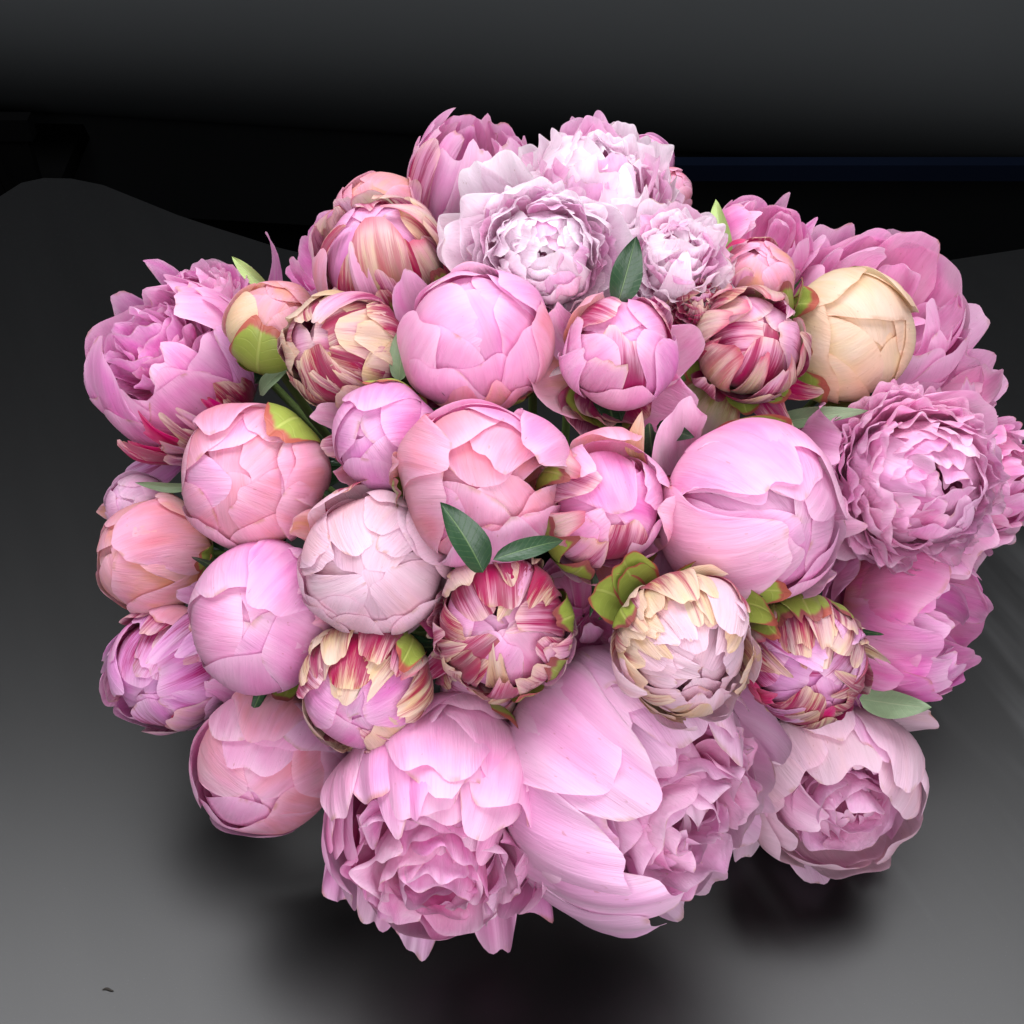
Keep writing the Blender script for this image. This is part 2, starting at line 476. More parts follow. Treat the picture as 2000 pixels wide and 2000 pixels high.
    # --- single extra petal towards an image direction
    def extra(self, deg, mat, th=110, end=None, W=.5, k=1.05, rho=None, L=None, z0=None, r0=.05, a0=0, name='petal', tip=None, lift=4, **kw):
        g = self.g
        if tip is not None:
            d0 = (self.c - EYE) @ fwd
            q = (self.c - EYE) / d0 * FPX
            x = ((tip[0] * S - 1000) - q @ right) / (self.R / d0 * FPX); y = ((1000 - tip[1] * S) - q @ up) / (self.R / d0 * FPX)
            m = math.hypot(x, y)
            if m > .97: x, y = x / m * .97, y / m * .97
            P = right * x + up * y + back * math.sqrt(1 - x * x - y * y)
            th = math.degrees(math.acos(max(-1, min(1, -(P @ self.A)))))
            ph = math.atan2(P @ self.Y, P @ self.X)
            if end is None: end = th - lift
        else:
            ph = self.phi(deg)
        L = L if L is not None else k * math.radians(th)
        kw.setdefault('nu', 15); kw.setdefault('nv', 16); kw.setdefault('ruf', .02); kw.setdefault('notch', .05)
        res = petal(g, ph, r0, -k if z0 is None else z0, a0, th if end is None else end, L, W, rho or k, **kw)
        self.add(name, res, PM[mat] if isinstance(mat, str) else mat)
        return self
    def sepals(self, degs, th=95, W=.5, mat=None, k=1.06, lift=6, **kw):
        for d in degs:
            t = th + self.g.uniform(-8, 8)
            self.extra(d, mat or SEPAL, th=t, end=t - lift, W=W * self.g.uniform(.85, 1.1), k=k, name='sepal', ruf=kw.get('ruf', .02), notch=kw.get('notch', .04), lf=.01, n=kw.get('n', 2.0), vm=kw.get('vm', .55))
        return self
    def tip(self, px, py, mat, W=.5, k=1.04, lift=4, name='petal', **kw):
        return self.extra(0, mat, tip=(px, py), W=W, k=k, lift=lift, name=name, **kw)
    def sep(self, px, py, W=.5, mat=None, k=1.05, lift=3, **kw):
        kw.setdefault('lf', .01); kw.setdefault('n', 2.4)
        return self.extra(0, mat or SEPAL, tip=(px, py), W=W, k=k, lift=lift, name='sepal', **kw)
    def calyx(self, n=4):
        for i in range(n):
            t = 62 + self.g.uniform(-10, 22)
            res = petal(self.g, i * 2.4 + self.g.uniform(-.3, .3), .02, -1.05, -5, t - 8, 1.05 * math.radians(t), .36, 1.05, b=.5, vm=.5, n=1.8, nu=9, nv=9, ruf=.015)
            self.add('sepal', res, SEPAL if i % 2 else SEPALD)
        return self
    def foliage(self, n=3):
        for i in range(n):
            res = petal(self.g, i * 2.1 + self.g.uniform(-.5, .5), .05, -1.25 - .15 * i, self.g.uniform(0, 25), self.g.uniform(35, 75), self.g.uniform(1.3, 1.8), self.g.uniform(.26, .36), .5, b=.15, vm=.45, n=1.3, kap=.55, top=.25, nu=9, nv=11, ruf=.03)
            self.add('leaf', res, LEAF)
        return self
    # --- leaf given by its base and tip in the picture; dt = how far each lies in front of the head centre's distance
    def leaf(self, b, t, wpx, mat=None, db=0.0, dt=0.0, bend=.12, roll=0.0, cupf=.35, name='leaf'):
        d0 = (self.c - EYE) @ fwd
        def at(p, dd):
            r = ray(*p)
            return EYE + r * ((d0 + dd) / (r @ fwd))
        B, Tp = at(b, db), at(t, dt)
        ax = Tp - B
        L = np.linalg.norm(ax); ax /= L
        view = EYE - (B + Tp) / 2; view /= np.linalg.norm(view)
        side = np.cross(ax, view); side /= np.linalg.norm(side)
        nor = np.cross(side, ax)
        cr, sr = math.cos(math.radians(roll)), math.sin(math.radians(roll))
        side, nor = side * cr + nor * sr, nor * cr - side * sr
        w = wpx * S / FPX * d0
        nu, nv = 9, 15
        V, uv = [], []
        ph = self.g.uniform(0, 6)
        for v in np.linspace(0, 1, nv):
            pf = v ** .6 * (1 - v) ** .9 * 2.05 + .012
            for u in np.linspace(-1, 1, nu):
                o = B + ax * L * v + side * w * pf * u + nor * (L * bend * math.sin(math.pi * v) + w * cupf * pf * abs(u) ** 1.4 + w * .10 * math.sin(v * 9 + ph) * u * u)
                V.append(o - self.foot); uv.append(((u + 1) / 2, v))
        obj(name, V, grid_faces(nu, nv), mat or LEAF, self.root, uv)
        return self

# ------------------------------------------------------------------ the setting
def table_mat():
    T = NT('table_satin_black')
    tc = T.n('ShaderNodeTexCoord').outputs['Object']
    mp = T.n('ShaderNodeMapping', i_Vector=tc)
    mp.inputs['Rotation'].default_value = (0, 0, math.radians(66))
    mp = T.n('ShaderNodeMapping', i_Vector=mp.outputs[0])
    mp.inputs['Scale'].default_value = (1.2, 11.0, 1)
    wipe = T.n('ShaderNodeTexNoise', i_Vector=mp.outputs[0], i_Scale=2.0, i_Detail=4, i_Roughness=.55, i_Distortion=.15).outputs[0]
    big = T.n('ShaderNodeTexNoise', i_Vector=tc, i_Scale=4.0, i_Detail=4).outputs[0]
    dust = T.n('ShaderNodeTexNoise', i_Vector=tc, i_Scale=900.0, i_Detail=2).outputs[0]
    film = T.math('MULTIPLY', T.ramp(wipe, .45, .72), T.ramp(big, .38, .62))
    sx = T.n('ShaderNodeSeparateXYZ', i_0=tc)
    film = T.math('MULTIPLY', film, T.math('MULTIPLY', T.ramp(sx.outputs[0], .02, .25), T.ramp(sx.outputs[1], .22, .0)))
    col = T.mix(T.math('MULTIPLY', film, .8), (.0016, .0017, .0018, 1), (.040, .041, .042, 1))
    col = T.mix(T.math('MULTIPLY', T.ramp(dust, .64, .78), .15), col, (.10, .10, .10, 1))
    ro = T.math('ADD', T.math('MULTIPLY_ADD', wipe, .05, .335), T.math('MULTIPLY', film, .05))
    b = T.n('ShaderNodeBump', i_Strength=.06, i_Distance=.0004, i_Height=dust)
    p = T.n('ShaderNodeBsdfPrincipled', i_Base_Color=col, i_Roughness=ro, i_Normal=b.outputs[0])
    p.inputs['Specular IOR Level'].default_value = .50
    T.link(p.outputs[0], T.out.inputs[0])
    return T.m

def plain(name, col, rough=.6, spec=.4, ns=6.0, var=.25):
    T = NT(name)
    tc = T.n('ShaderNodeTexCoord').outputs['Object']
    nz = T.n('ShaderNodeTexNoise', i_Vector=tc, i_Scale=ns, i_Detail=5).outputs[0]
    c = T.mix(nz, tuple(x * (1 - var) for x in col) + (1,), tuple(x * (1 + var) for x in col) + (1,))
    b = T.n('ShaderNodeBump', i_Strength=.1, i_Distance=.002, i_Height=nz)
    p = T.n('ShaderNodeBsdfPrincipled', i_Base_Color=c, i_Roughness=rough, i_Normal=b.outputs[0])
    p.inputs['Specular IOR Level'].default_value = spec
    T.link(p.outputs[0], T.out.inputs[0])
    return T.m

def prism(name, poly, z0, z1, mat, bev=.004):
    """slab with a rounded rim from a plan outline"""
    n = len(poly)
    cx = sum(p[0] for p in poly) / n; cy = sum(p[1] for p in poly) / n
    V = []
    prof = [(0, z0), (0, z1 - bev), (bev * .3, z1 - bev * .3), (bev, z1)]
    for ins, z in prof:
        for x, y in poly:
            d = math.hypot(x - cx, y - cy)
            V.append((x - (x - cx) / d * ins, y - (y - cy) / d * ins, z))
    F = []
    for k in range(len(prof) - 1):
        for i in range(n):
            j = (i + 1) % n
            F.append((k * n + i, k * n + j, (k + 1) * n + j, (k + 1) * n + i))
    F.append(tuple(range((len(prof) - 1) * n, len(prof) * n)))
    F.append(tuple(reversed(range(n))))
    return obj(name, V, F, mat, smooth=False)

edge = [(-140, 470), (-70, 410), (0, 366), (38, 342), (80, 333), (130, 334), (190, 346), (250, 370), (330, 402), (400, 425), (525, 464), (700, 505), (1000, 545), (1400, 548), (1700, 505), (1960, 465), (2300, 430)]
poly = []
for (x, y) in edge:
    p = on_z(x, y, 0.0)
    poly.append((p[0], p[1]))
poly += [(1.3, -0.2), (1.2, -0.75), (-1.2, -0.75), (-1.3, -0.1)]
poly.reverse()
t = prism('table', poly, -.03, 0.0, table_mat())
t['kind'] = 'structure'

# floor under and behind the table
fl = obj('floor', [(-4, -3, -.75), (4, -3, -.75), (4, 4, -.75), (-4, 4, -.75)], [(0, 1, 2, 3)], plain('floor_black', (.006, .006, .008), .8, .1), smooth=False)
fl['kind'] = 'structure'

# rounded dark backdrop: its top faces the ceiling light, its front turns away from it
bp = on_y(966, 120, 1.05)
V, F = [], []
prof = []
yb, zb, rb = 1.05, bp[2], .20
for i in range(25):
    w = math.radians(-70 + 155 * i / 24)
    prof.append((yb + rb - rb * math.cos(w), zb + rb * math.sin(w) * 1.0))
prof.append((yb + rb + 2.0, prof[-1][1] + .05))
prof.insert(0, (prof[0][0] + .12, prof[0][1] - .25))
for (y, z) in prof:
    for x in np.linspace(-2.5, 2.5, 21):
        V.append((x, y, z - .07 * x))
for j in range(len(prof) - 1):
    for i in range(20):
        k = j * 21 + i
        F.append((k, k + 1, k + 22, k + 21))
bd = obj('backdrop', V, F, plain('backdrop_charcoal', (.028, .030, .031), .85, .06, 3.0, .10))
bd['kind'] = 'structure'

tm = obj('trim_strip', *(lambda a, b: ([(a[0], a[1], a[2]), (b[0], a[1], a[2]), (b[0], a[1], b[2]), (a[0], a[1], b[2]),
      (a[0], a[1] + .02, a[2]), (b[0], a[1] + .02, a[2]), (b[0], a[1] + .02, b[2]), (a[0], a[1] + .02, b[2])],
      [(0, 1, 2, 3), (5, 4, 7, 6), (4, 0, 3, 7), (1, 5, 6, 2), (3, 2, 6, 7), (4, 5, 1, 0)]))(on_y(1240, 342, 1.02), on_y(2300, 312, 1.02)),
      plain('trim_navy', (.0014, .0028, .0075), .8, .03), smooth=False)
tm['kind'] = 'structure'

# vase under the flowers (lathe with a wall)
pr = [(0, .0), (.052, .0), (.058, .004), (.064, .02), (.066, .035), (.064, .048), (.0625, .050), (.061, .048), (.062, .035), (.060, .02), (.054, .010), (0, .008)]
V, F = [], []
m = 40
for (r, z) in pr:
    for k in range(m):
        w = 2 * math.pi * k / m
        V.append((r * math.cos(w), r * math.sin(w), z + .0005))
for j in range(len(pr) - 1):
    for k in range(m):
        F.append((j * m + k, j * m + (k + 1) % m, (j + 1) * m + (k + 1) % m, (j + 1) * m + k))
vz = obj('vase', V, F, plain('vase_black_glaze', (.012, .012, .013), .3, .5))
vz['label'] = 'black round vase hidden beneath the dome of peonies, holding their stems'
vz['category'] = 'vase'

# dark slatted chair standing beyond the table corner
CH = plain('chair_black', (.0012, .0012, .0013), .9, .02)
croot = bpy.data.objects.new('chair', None); COL.objects.link(croot)
croot['label'] = 'black slatted chair just beyond the far rounded corner of the table'
croot['category'] = 'chair'
croot.location = (-.80, 1.0, -.75)
def slab(name, a, b, w, d):
    a, b = np.array(a), np.array(b)
    ax = (b - a) / np.linalg.norm(b - a)
    sx = np.cross(ax, [0, 1, 0]); sx /= np.linalg.norm(sx)
    sy = np.cross(ax, sx)
    V = []
    for p in (a, b):
        for i, j in ((-1, -1), (1, -1), (1, 1), (-1, 1)):
            V.append(p + sx * w * i / 2 + sy * d * j / 2 - np.array(croot.location))
    obj(name, V, [(0, 1, 5, 4), (1, 2, 6, 5), (2, 3, 7, 6), (3, 0, 4, 7), (0, 3, 2, 1), (4, 5, 6, 7)], CH, croot, smooth=False)
c0, c1 = on_y(22, 362, .99), on_y(-25, 250, .99)
c2, c3 = on_y(6, 362, .99), on_y(-45, 250, .99)
c4, c5 = on_y(45, 345, 1.00), on_y(20, 255, 1.00)
slab('slat', c0, c1, .010, .012); slab('slat', c2, c3, .010, .012); slab('back_panel', c4, c5, .045, .015)
lo = min(c0[2], c2[2], c4[2])
slab('back_rail', (c2[0] - .25, 1.0, lo - .02), (c4[0] + .04, 1.0, lo - .02), .04, .03)
slab('back_rail', (c3[0] - .25, 1.0, c5[2] + .012), (c5[0] + .03, 1.0, c5[2] + .012), .03, .02)
for xx in (c4[0] + .01, c2[0] - .22):
    slab('leg', (xx, 1.0, lo - .03), (xx, 1.02, -.75), .03, .03)
    slab('leg', (xx, 1.32, -.32), (xx, 1.32, -.75), .03, .03)
slab('seat', (c2[0] - .24, 1.17, -.32), (c4[0] + .03, 1.17, -.32), .03, .34)

# ------------------------------------------------------------------ the flowers
f = Flower
GB = 'peonies gathered in the bouquet'
def fl_(name, label, *a, **k):
    return Flower(name, label, *a, group=GB, **k)

# back row
F1 = fl_('peony_bloom', 'half-open pink peony with crimson petal edges at the very top of the bouquet', 888, 345, 108, .15, .70, 11, off=.03, zs=1.18)
F1.cup('pink', 'pink', nout=10, nin=14, open_=142, lift=6, ruf=.035, notch=.08, W=.7).calyx()
F1.tip(850, 300, 'stripepink', W=.42).tip(815, 350, 'stripepink', W=.3, lift=10).tip(945, 330, 'stripepink', W=.35).tip(800, 375, 'greenstripe', W=.30, lift=14).tip(905, 300, 'pale', W=.5, lift=10)
F2 = fl_('peony_bud', 'smooth peach yellow bud tucked behind the striped bud with green sepals', 718, 402, 78, -.30, .5, 12, off=.02)
F2.globe('peach', n=9, lift=2, ruf=.004, notch=.01, mats=['peach', 'peachpink', 'peach']).calyx()
F3 = fl_('peony_bud', 'cream and crimson striped bud wrapped in olive green sepals below the peach yellow bud', 722, 495, 112, -.28, .58, 13, zs=1.05)
F3.striped('greenstripe', 'lilac', n=26, mats=['stripe', 'stripepink', 'greenstripe'], wid=.42, lift=14)
F3.tip(655, 425, 'greenstripe', W=.36, k=1.08).tip(715, 425, 'greenstripe', W=.26, k=1.07).tip(765, 440, 'stripe', W=.24, k=1.08, lift=8).tip(690, 470, 'stripepink', W=.26, k=1.07, lift=6).tip(790, 450, 'stripe', W=.4, k=1.08).tip(640, 480, 'peachpink', W=.45, k=1.06).tip(850, 440, 'stripe', W=.42, k=1.1, lift=30).tip(615, 545, 'stripe', W=.35, k=1.12, lift=20)
F3.sep(800, 520, W=.42, mat=SEPALD, k=1.1).sep(735, 555, W=.5, mat=SEPALD, k=1.12).sep(790, 570, W=.4, k=1.14)
F4 = fl_('peony_bloom', 'lilac pink peony half hidden behind the striped bud with olive sepals', 634, 492, 80, -.5, .5, 14, off=.03)
F4.cup('lilac', 'lilac', nout=8, nin=8, open_=115, lift=16).calyx().extra(120, 'lilac', th=115, end=70, W=.25, k=1.1).extra(-120, 'peach', th=70, W=.4)
F5 = fl_('peony_bloom', 'very pale double peony with a white ball shaped heart above the pink globe', 1025, 485, 142, .05, -.10, 15, off=-.012)
F5.bloom('white', 'white', M=105, guards=9, psmax=100, ga=96, gl=1.8, W=.24, ruf=.026, notch=.06, bend=(20, 42), shell=.92, gW=.5, mats=['white', 'white', 'pale'])
F5.tip(905, 470, 'white', W=.42, k=1.08, lift=18).tip(925, 370, 'white', W=.4, k=1.10, lift=20).tip(960, 340, 'white', W=.4, k=1.12, lift=16).tip(930, 560, 'pale', W=.5, k=1.05)
F6 = fl_('peony_bloom', 'largest pale ruffled double peony at the back, behind the white hearted bloom', 1122, 412, 176, .12, .58, 16, off=.02)
F6.bloom('pale', 'white', M=105, guards=10, psmax=110, ga=75, gl=1.25, W=.24, ruf=.04, notch=.10, bend=(5, 25), lean=(20, 50), mats=['white', 'white', 'pale', 'white', 'pale'])
F7 = fl_('peony_bloom', 'frilly white pink bloom beside the upright dark green leaf', 1275, 500, 112, .1, .25, 17, off=-.005)
F7.bloom('white', 'white', M=60, guards=8, psmax=100, ga=72, gl=1.4, W=.30, ruf=.055, notch=.12, bend=(0, 25), lean=(15, 45), mats=['white', 'pale', 'white'])
F8 = fl_('peony_bud', 'small lilac bud peeping over the back of the pale ruffled bloom', 1212, 312, 55, .1, .6, 18, off=.10, zs=1.1)
F8.globe('lilac', n=10, lift=14, lo=115).calyx()
F8b = fl_('peony_bud', 'little peach bud just below the small lilac bud at the back', 1262, 362, 42, .4, .4, 19, off=.07)
F8b.globe('peachpink', n=9, lift=8).calyx(3)
F9 = fl_('peony_bloom', 'half-open pink peony with pointed petals behind the russet bud', 1432, 465, 82, .3, .55, 20, off=.03)
F9.cup('rose', 'pink', nout=9, nin=10, open_=130, lift=10).calyx().extra(35, 'rose', th=125, end=85, W=.30, k=1.12, n=1.4).extra(60, 'pink', th=130, end=95, W=.28, k=1.1, n=1.4).tip(1420, 420, 'rose', W=.7, k=1.03)
F9.leaf((1378, 490), (1350, 376), 22, LEAFL, db=-.03, dt=-.02, roll=15)
F10 = fl_('peony_bud', 'russet and cream bud cased in dry brownish green sepals', 1430, 528, 73, .0, .5, 21, zs=1.12, off=-.01)
F10.striped('stripe', 'peachpink', n=9, mats=['peachpink', 'peach', 'stripe'], wid=.65, lift=3).tip(1405, 480, 'crimson', W=.4, k=1.05).tip(1385, 500, 'stripe', W=.4, k=1.06)
F10.sep(1460, 540, W=.45, mat=SEPALD, ruf=.05).sep(1390, 545, W=.5, mat=SEPALD, ruf=.05).sep(1425, 585, W=.5, ruf=.05).sep(1490, 530, W=.3, mat=SEPALD, k=1.1)
F11 = fl_('peony_bloom', 'wide open pink peony behind the cream bud', 1640, 612, 152, .22, .55, 22, off=.035)
F11.cup('pink', 'pink', nout=10, nin=14, open_=125, W=.85, lift=14, ruf=.022, notch=.06).calyx()
F11.extra(20, 'pink', th=110, end=75, W=.6, k=1.1).extra(60, 'pink', th=118, end=90, W=.7, k=1.08).extra(-20, 'pink', th=100, end=60, W=.6, k=1.12).extra(100, 'pink', th=120, end=100, W=.7, k=1.06)
F12 = fl_('peony_bud', 'smooth cream bud with a lime green sepal on its side', 1608, 638, 114, .50, -.15, 23, off=-.012)
F12.globe('cream', n=8, lift=2, ruf=.005, notch=.02, lo=140, wid=1.15).tip(1690, 600, 'cream', W=.8, k=1.015).tip(1600, 575, 'cream', W=.9, k=1.01)
F12.sep(1540, 600, W=.40).sep(1530, 660, W=.55).sep(1565, 720, W=.5).sep(1640, 740, W=.4)
F12.leaf((1590, 735), (1755, 782), 17, LEAF, db=0, dt=-.01, roll=35).leaf((1440, 805), (1640, 775), 24, LEAFG, db=0, dt=-.03, roll=10)

# right side
F13 = fl_('peony_bloom', 'big densely ruffled pink double peony on the right edge of the bouquet', 1710, 905, 186, .18, -.12, 24, off=-.01)
F13.bloom('pink', 'pale', M=130, guards=11, psmax=105, ga=80, gl=1.3, W=.23, ruf=.036, notch=.08, bend=(15, 38), mats=['pale', 'pale', 'pink', 'pink'], gW=.5)
F13.tip(1590, 870, 'rose', W=.45, k=1.05, ruf=.04).tip(1620, 960, 'rose', W=.4, k=1.05, ruf=.04)
F14 = fl_('peony_bloom', 'lilac pink frilled peony half hidden behind the big ruffled double bloom', 1822, 905, 142, .65, .05, 25, off=.05)
F14.bloom('pink', 'pink', M=64, guards=10, psmax=110, ga=70, gl=1.35, W=.28, ruf=.05, notch=.12, bend=(0, 25), mats=['rose', 'pink', 'pale'])
F15 = fl_('peony_bloom', 'pink frilled petals of a peony between the cream bud and the ruffled double bloom', 1735, 730, 125, .35, .45, 26, off=.045)
F15.cup('pink', 'pink', nout=11, nin=12, open_=120, W=.6, lift=18, ruf=.04, notch=.09).extra(20, 'pink', th=110, end=70, W=.5, k=1.12, ruf=.05).extra(60, 'pink', th=115, end=80, W=.5, k=1.1, ruf=.05)
F16 = fl_('peony_bloom', 'deep pink cup shaped peony facing away with drooping outer petals', 1730, 1165, 128, .74, -.12, 27)
F16.cup('hot', 'lilac', nout=9, nin=16, open_=122, lift=10, ruf=.018, W=.85).calyx()
F16.extra(-95, 'hot', th=100, end=40, W=.55, k=1.1, L=2.0).extra(-72, 'lilac', th=90, end=30, W=.42, k=1.1, L=2.1).extra(95, 'hot', th=135, end=110, W=.6, k=1.08).extra(60, 'rose', th=130, end=110, W=.55, k=1.1)
F16.tip(1755, 1120, 'hot', W=.75, k=1.04, lift=0).tip(1750, 1210, 'hot', W=.7, k=1.05, lift=0).tip(1700, 1240, 'hot', W=.45, k=1.1, lift=12).tip(1650, 1080, 'rose', W=.5, k=1.2, lift=10).tip(1600, 1060, 'rose', W=.45, k=1.35, lift=0).tip(1660, 1290, 'peachpink', W=.35, k=1.15, lift=25)
F16.leaf((1622, 1318), (1757, 1335), 36, LEAFG, db=-.01, dt=-.03, roll=-10, bend=.06)
F17 = fl_('peony_bloom', 'large plain pale pink globe beside the ruffled double bloom', 1412, 962, 163, .50, -.22, 28, off=-.012)
F17.globe('pink', n=15, wid=.85, lift=6, hi=186, lo=140, ruf=.010, notch=.04, k0=.88).tip(1500, 880, 'pink', W=1.05, k=1.005, lift=0).tip(1480, 1010, 'pink', W=.85, k=1.02, lift=2).tip(1530, 1060, 'pale', W=.4, k=1.03, lift=6)
F17.extra(215, 'pale', th=120, end=70, W=.5, k=1.12, L=1.9).extra(255, 'pink', th=100, end=60, W=.55, k=1.12, L=1.9).extra(130, 'pale', th=90, end=55, W=.5, k=1.12, L=1.7).extra(285, 'pink', th=110, end=80, W=.6, k=1.1).calyx()
F18 = fl_('peony_bloom', 'cream, green and crimson striped bud opening with a fan shaped outer petal', 1422, 645, 92, .12, .2, 29)
F18.striped('greenstripe', 'stripepink', n=18, mats=['greenstripe', 'stripe', 'greenstripe', 'stripepink'], wid=.45, lift=20)
F18.tip(1390, 620, 'greenstripe', W=.4, k=1.08).tip(1440, 600, 'greenstripe', W=.45, k=1.08).tip(1480, 640, 'stripe', W=.35, k=1.08).tip(1370, 690, 'stripepink', W=.4, k=1.12, lift=20)
F18.extra(236, 'greenstripe', th=60, end=8, W=.70, k=1.05, L=1.85, b=.25, vm=.8, n=4, kap=.15, top=1.0, rho=3, fold=.03, ruf=.05).extra(300, 'stripe', th=70, end=10, W=.36, k=1.1, L=1.9).extra(322, 'stripe', th=90, end=70, W=.26, k=1.1, L=2.1)
F18.extra(95, 'stripepink', th=115, end=85, W=.4, k=1.08).extra(130, 'pale', th=115, end=80, W=.3, k=1.1).sepals([270, 205, 310], th=75, W=.4, lift=30)
F19 = fl_('peony_bloom', 'small cluster of crimson striped petals between the dark leaf and the fan petalled bud', 1315, 578, 56, .0, .35, 30, off=.005)
F19.bloom('stripe', 'stripe', M=24, guards=6, psmax=90, W=.34, gl=1.6, ga=85, mats=['stripe', 'crimson', 'stripepink', 'stripe'], bend=(0, 25), lean=(0, 30))
F20 = fl_('peony_bloom', 'pink bud in an open collar of curled petals, below the upright dark leaf', 1168, 660, 102, .15, .25, 31, off=-.005)
F20.globe('rose', n=11, wid=.8, lift=5, ruf=.012, notch=.06, mats=['rose', 'pink', 'stripepink', 'lilac']).tip(1215, 650, 'lilac', W=.75, k=1.02, lift=2, notch=.08).tip(1115, 670, 'pink', W=.5, k=1.03, lift=6, notch=.1).tip(1225, 600, 'stripepink', W=.4, k=1.06).tip(1130, 580, 'peach', W=.6, k=1.06, lift=4)
F20.extra(205, 'peachpink', th=100, end=72, W=.85, k=1.32, ruf=.03, rho=1.2).extra(250, 'stripepink', th=92, end=66, W=.8, k=1.30, ruf=.03, rho=1.2).extra(318, 'rose', th=95, end=66, W=.85, k=1.32, rho=1.2).extra(15, 'pink', th=102, end=80, W=.6, k=1.32).extra(150, 'pink', th=110, end=85, W=.45, k=1.15).extra(285, 'stripe', th=76, W=.6, k=1.22).extra(255, 'stripe', th=72, W=.5, k=1.24)
F20.leaf((1165, 575), (1200, 446), 40, LEAF, db=.0, dt=-.005, bend=.03, roll=-12, cupf=.25).leaf((1240, 805), (1310, 825), 26, LEAF, db=.01, dt=0, bend=.1).leaf((1018, 650), (1010, 600), 12, LEAF, db=0, dt=0).sepals([270, 240], th=70, W=.5, mat=SEPALD, k=1.28)
F20.leaf((1215, 880), (1212, 775), 28, PM['cream'], db=-.01, dt=-.03, bend=.15, roll=35, name='petal')

# middle
F21 = fl_('peony_bloom', 'tall pink globe with a torn peach petal round its base, centre of the upper row', 900, 636, 122, -.05, .46, 32, zs=1.08)
F21.globe('pink', n=12, wid=1.0, lift=6, ruf=.012, notch=.04, lo=128).calyx()
F21.tip(930, 560, 'pink', W=.95, k=1.01).tip(845, 610, 'pink', W=.75, k=1.02, lift=6).tip(985, 600, 'peachpink', W=.7, k=1.02).tip(905, 712, 'peach', W=.75, k=1.04, notch=.14).tip(960, 725, 'peachpink', W=.5, k=1.05, notch=.1).tip(815, 720, 'stripepink', W=.35, k=1.1, lift=16).extra(140, 'pink', th=125, end=105, W=.5, k=1.08).sep(985, 735, W=.35, mat=SEPALD)
F22 = fl_('peony_bud', 'dusty cream bud with crimson streaks beside the small grey green leaf', 652, 664, 104, -.55, .10, 33)
F22.striped('stripe', 'stripepink', n=36, mats=['stripe', 'stripe', 'creampink', 'stripe'], wid=.5, lift=5).tip(665, 650, 'creampink', W=.5, k=1.04).tip(600, 640, 'stripepink', W=.35, k=1.03).tip(690, 620, 'stripe', W=.5, k=1.05).tip(640, 730, 'stripe', W=.6, k=1.05)
F22.sep(710, 735, W=.5, mat=SEPALD).leaf((752, 720), (775, 598), 29, LEAFG, db=-.015, dt=-.02, bend=.08, roll=20)
F23 = fl_('peony_bud', 'peach yellow bud with one large lime green sepal across its front', 515, 612, 84, .12, .45, 34)
F23.globe('peach', n=8, lift=2, ruf=.005, notch=.01, mats=['peach', 'cream', 'peach'], wid=1.1).sep(518, 603, W=.72, k=1.035, kap=.25).sep(585, 600, W=.4).sep(460, 690, W=.4)
F23.leaf((490, 745), (548, 690), 20, LEAFG, db=0, dt=-.01, roll=30).foliage(2)
F24 = fl_('peony_bloom', 'large open lilac pink peony with crimson frills on the left edge', 335, 690, 140, -.50, .50, 35)
F24.cup('lilac', 'lilac', nout=11, nin=8, open_=126, lift=10, ruf=.03, notch=.06).calyx().bloom('lilac', 'lilac', M=22, guards=0, hearts=4, shell=.85, W=.36, psmax=75, ruf=.05, bend=(0, 25), lean=(15, 40))
F24.tip(335, 590, 'lilac', W=.55, k=1.05, lift=0, n=3.5).tip(250, 640, 'lilac', W=.6, k=1.04).tip(410, 640, 'lilac_streak', W=.5, k=1.06).tip(420, 720, 'stripe', W=.4, k=1.08, notch=.1).tip(250, 760, 'lilac', W=.7, k=1.05)
for i, (x, y) in enumerate(((300, 760), (330, 750), (355, 755), (385, 735), (410, 740), (270, 770), (285, 795), (345, 785), (315, 800), (375, 780), (395, 790), (330, 815))):
    F24.tip(x, y, ['crimson', 'stripe', 'stripepink'][i % 3], W=.19, k=1.12 + .03 * (i % 3), ruf=.05, notch=.15, n=3, lift=6 + 8 * (i % 2))
F24.extra(222, 'lilac', th=60, end=15, W=.30, k=1.1, L=2.0).extra(210, 'lilac_streak', th=60, end=20, W=.22, k=1.1, L=1.8).extra(112, 'lilac', th=140, end=120, W=.24, k=1.12).extra(135, 'lilac', th=130, end=110, W=.4, k=1.08)
F24.leaf((365, 918), (255, 910), 13, LEAFG, db=-.005, dt=-.01, roll=20)
F25 = fl_('peony_bloom', 'pale lilac ruffled peony behind the lime sepalled bud and the light green leaf', 400, 590, 98, -.3, .5, 36, off=.03)
F25.bloom('pale', 'pink', M=40, guards=8, psmax=100, W=.32, ga=75, gl=1.4, mats=['pink', 'lilac', 'pale'], bend=(0, 25), lean=(15, 45)).leaf((505, 545), (438, 484), 17, LEAFL, db=0, dt=0, roll=10).extra(50, 'lilac', th=130, end=95, W=.25, k=1.25)
F26 = fl_('peony_bloom', 'large peach pink globe with a lime green sepal on its shoulder', 478, 903, 126, -.15, -.05, 37, zs=1.05)
F26.globe('peachpink', n=15, wid=.85, lift=6, ruf=.010, notch=.035, lo=122, mats=['peachpink', 'pink', 'peachpink']).tip(540, 900, 'peachpink', W=.8, k=1.01).tip(440, 840, 'peachpink', W=.7, k=1.01).sep(515, 842, W=.55, k=1.03, kap=.3)
F27 = fl_('peony_bud', 'smooth lilac pink bud with a loose narrow petal at its side', 725, 830, 98, -.25, -.05, 38)
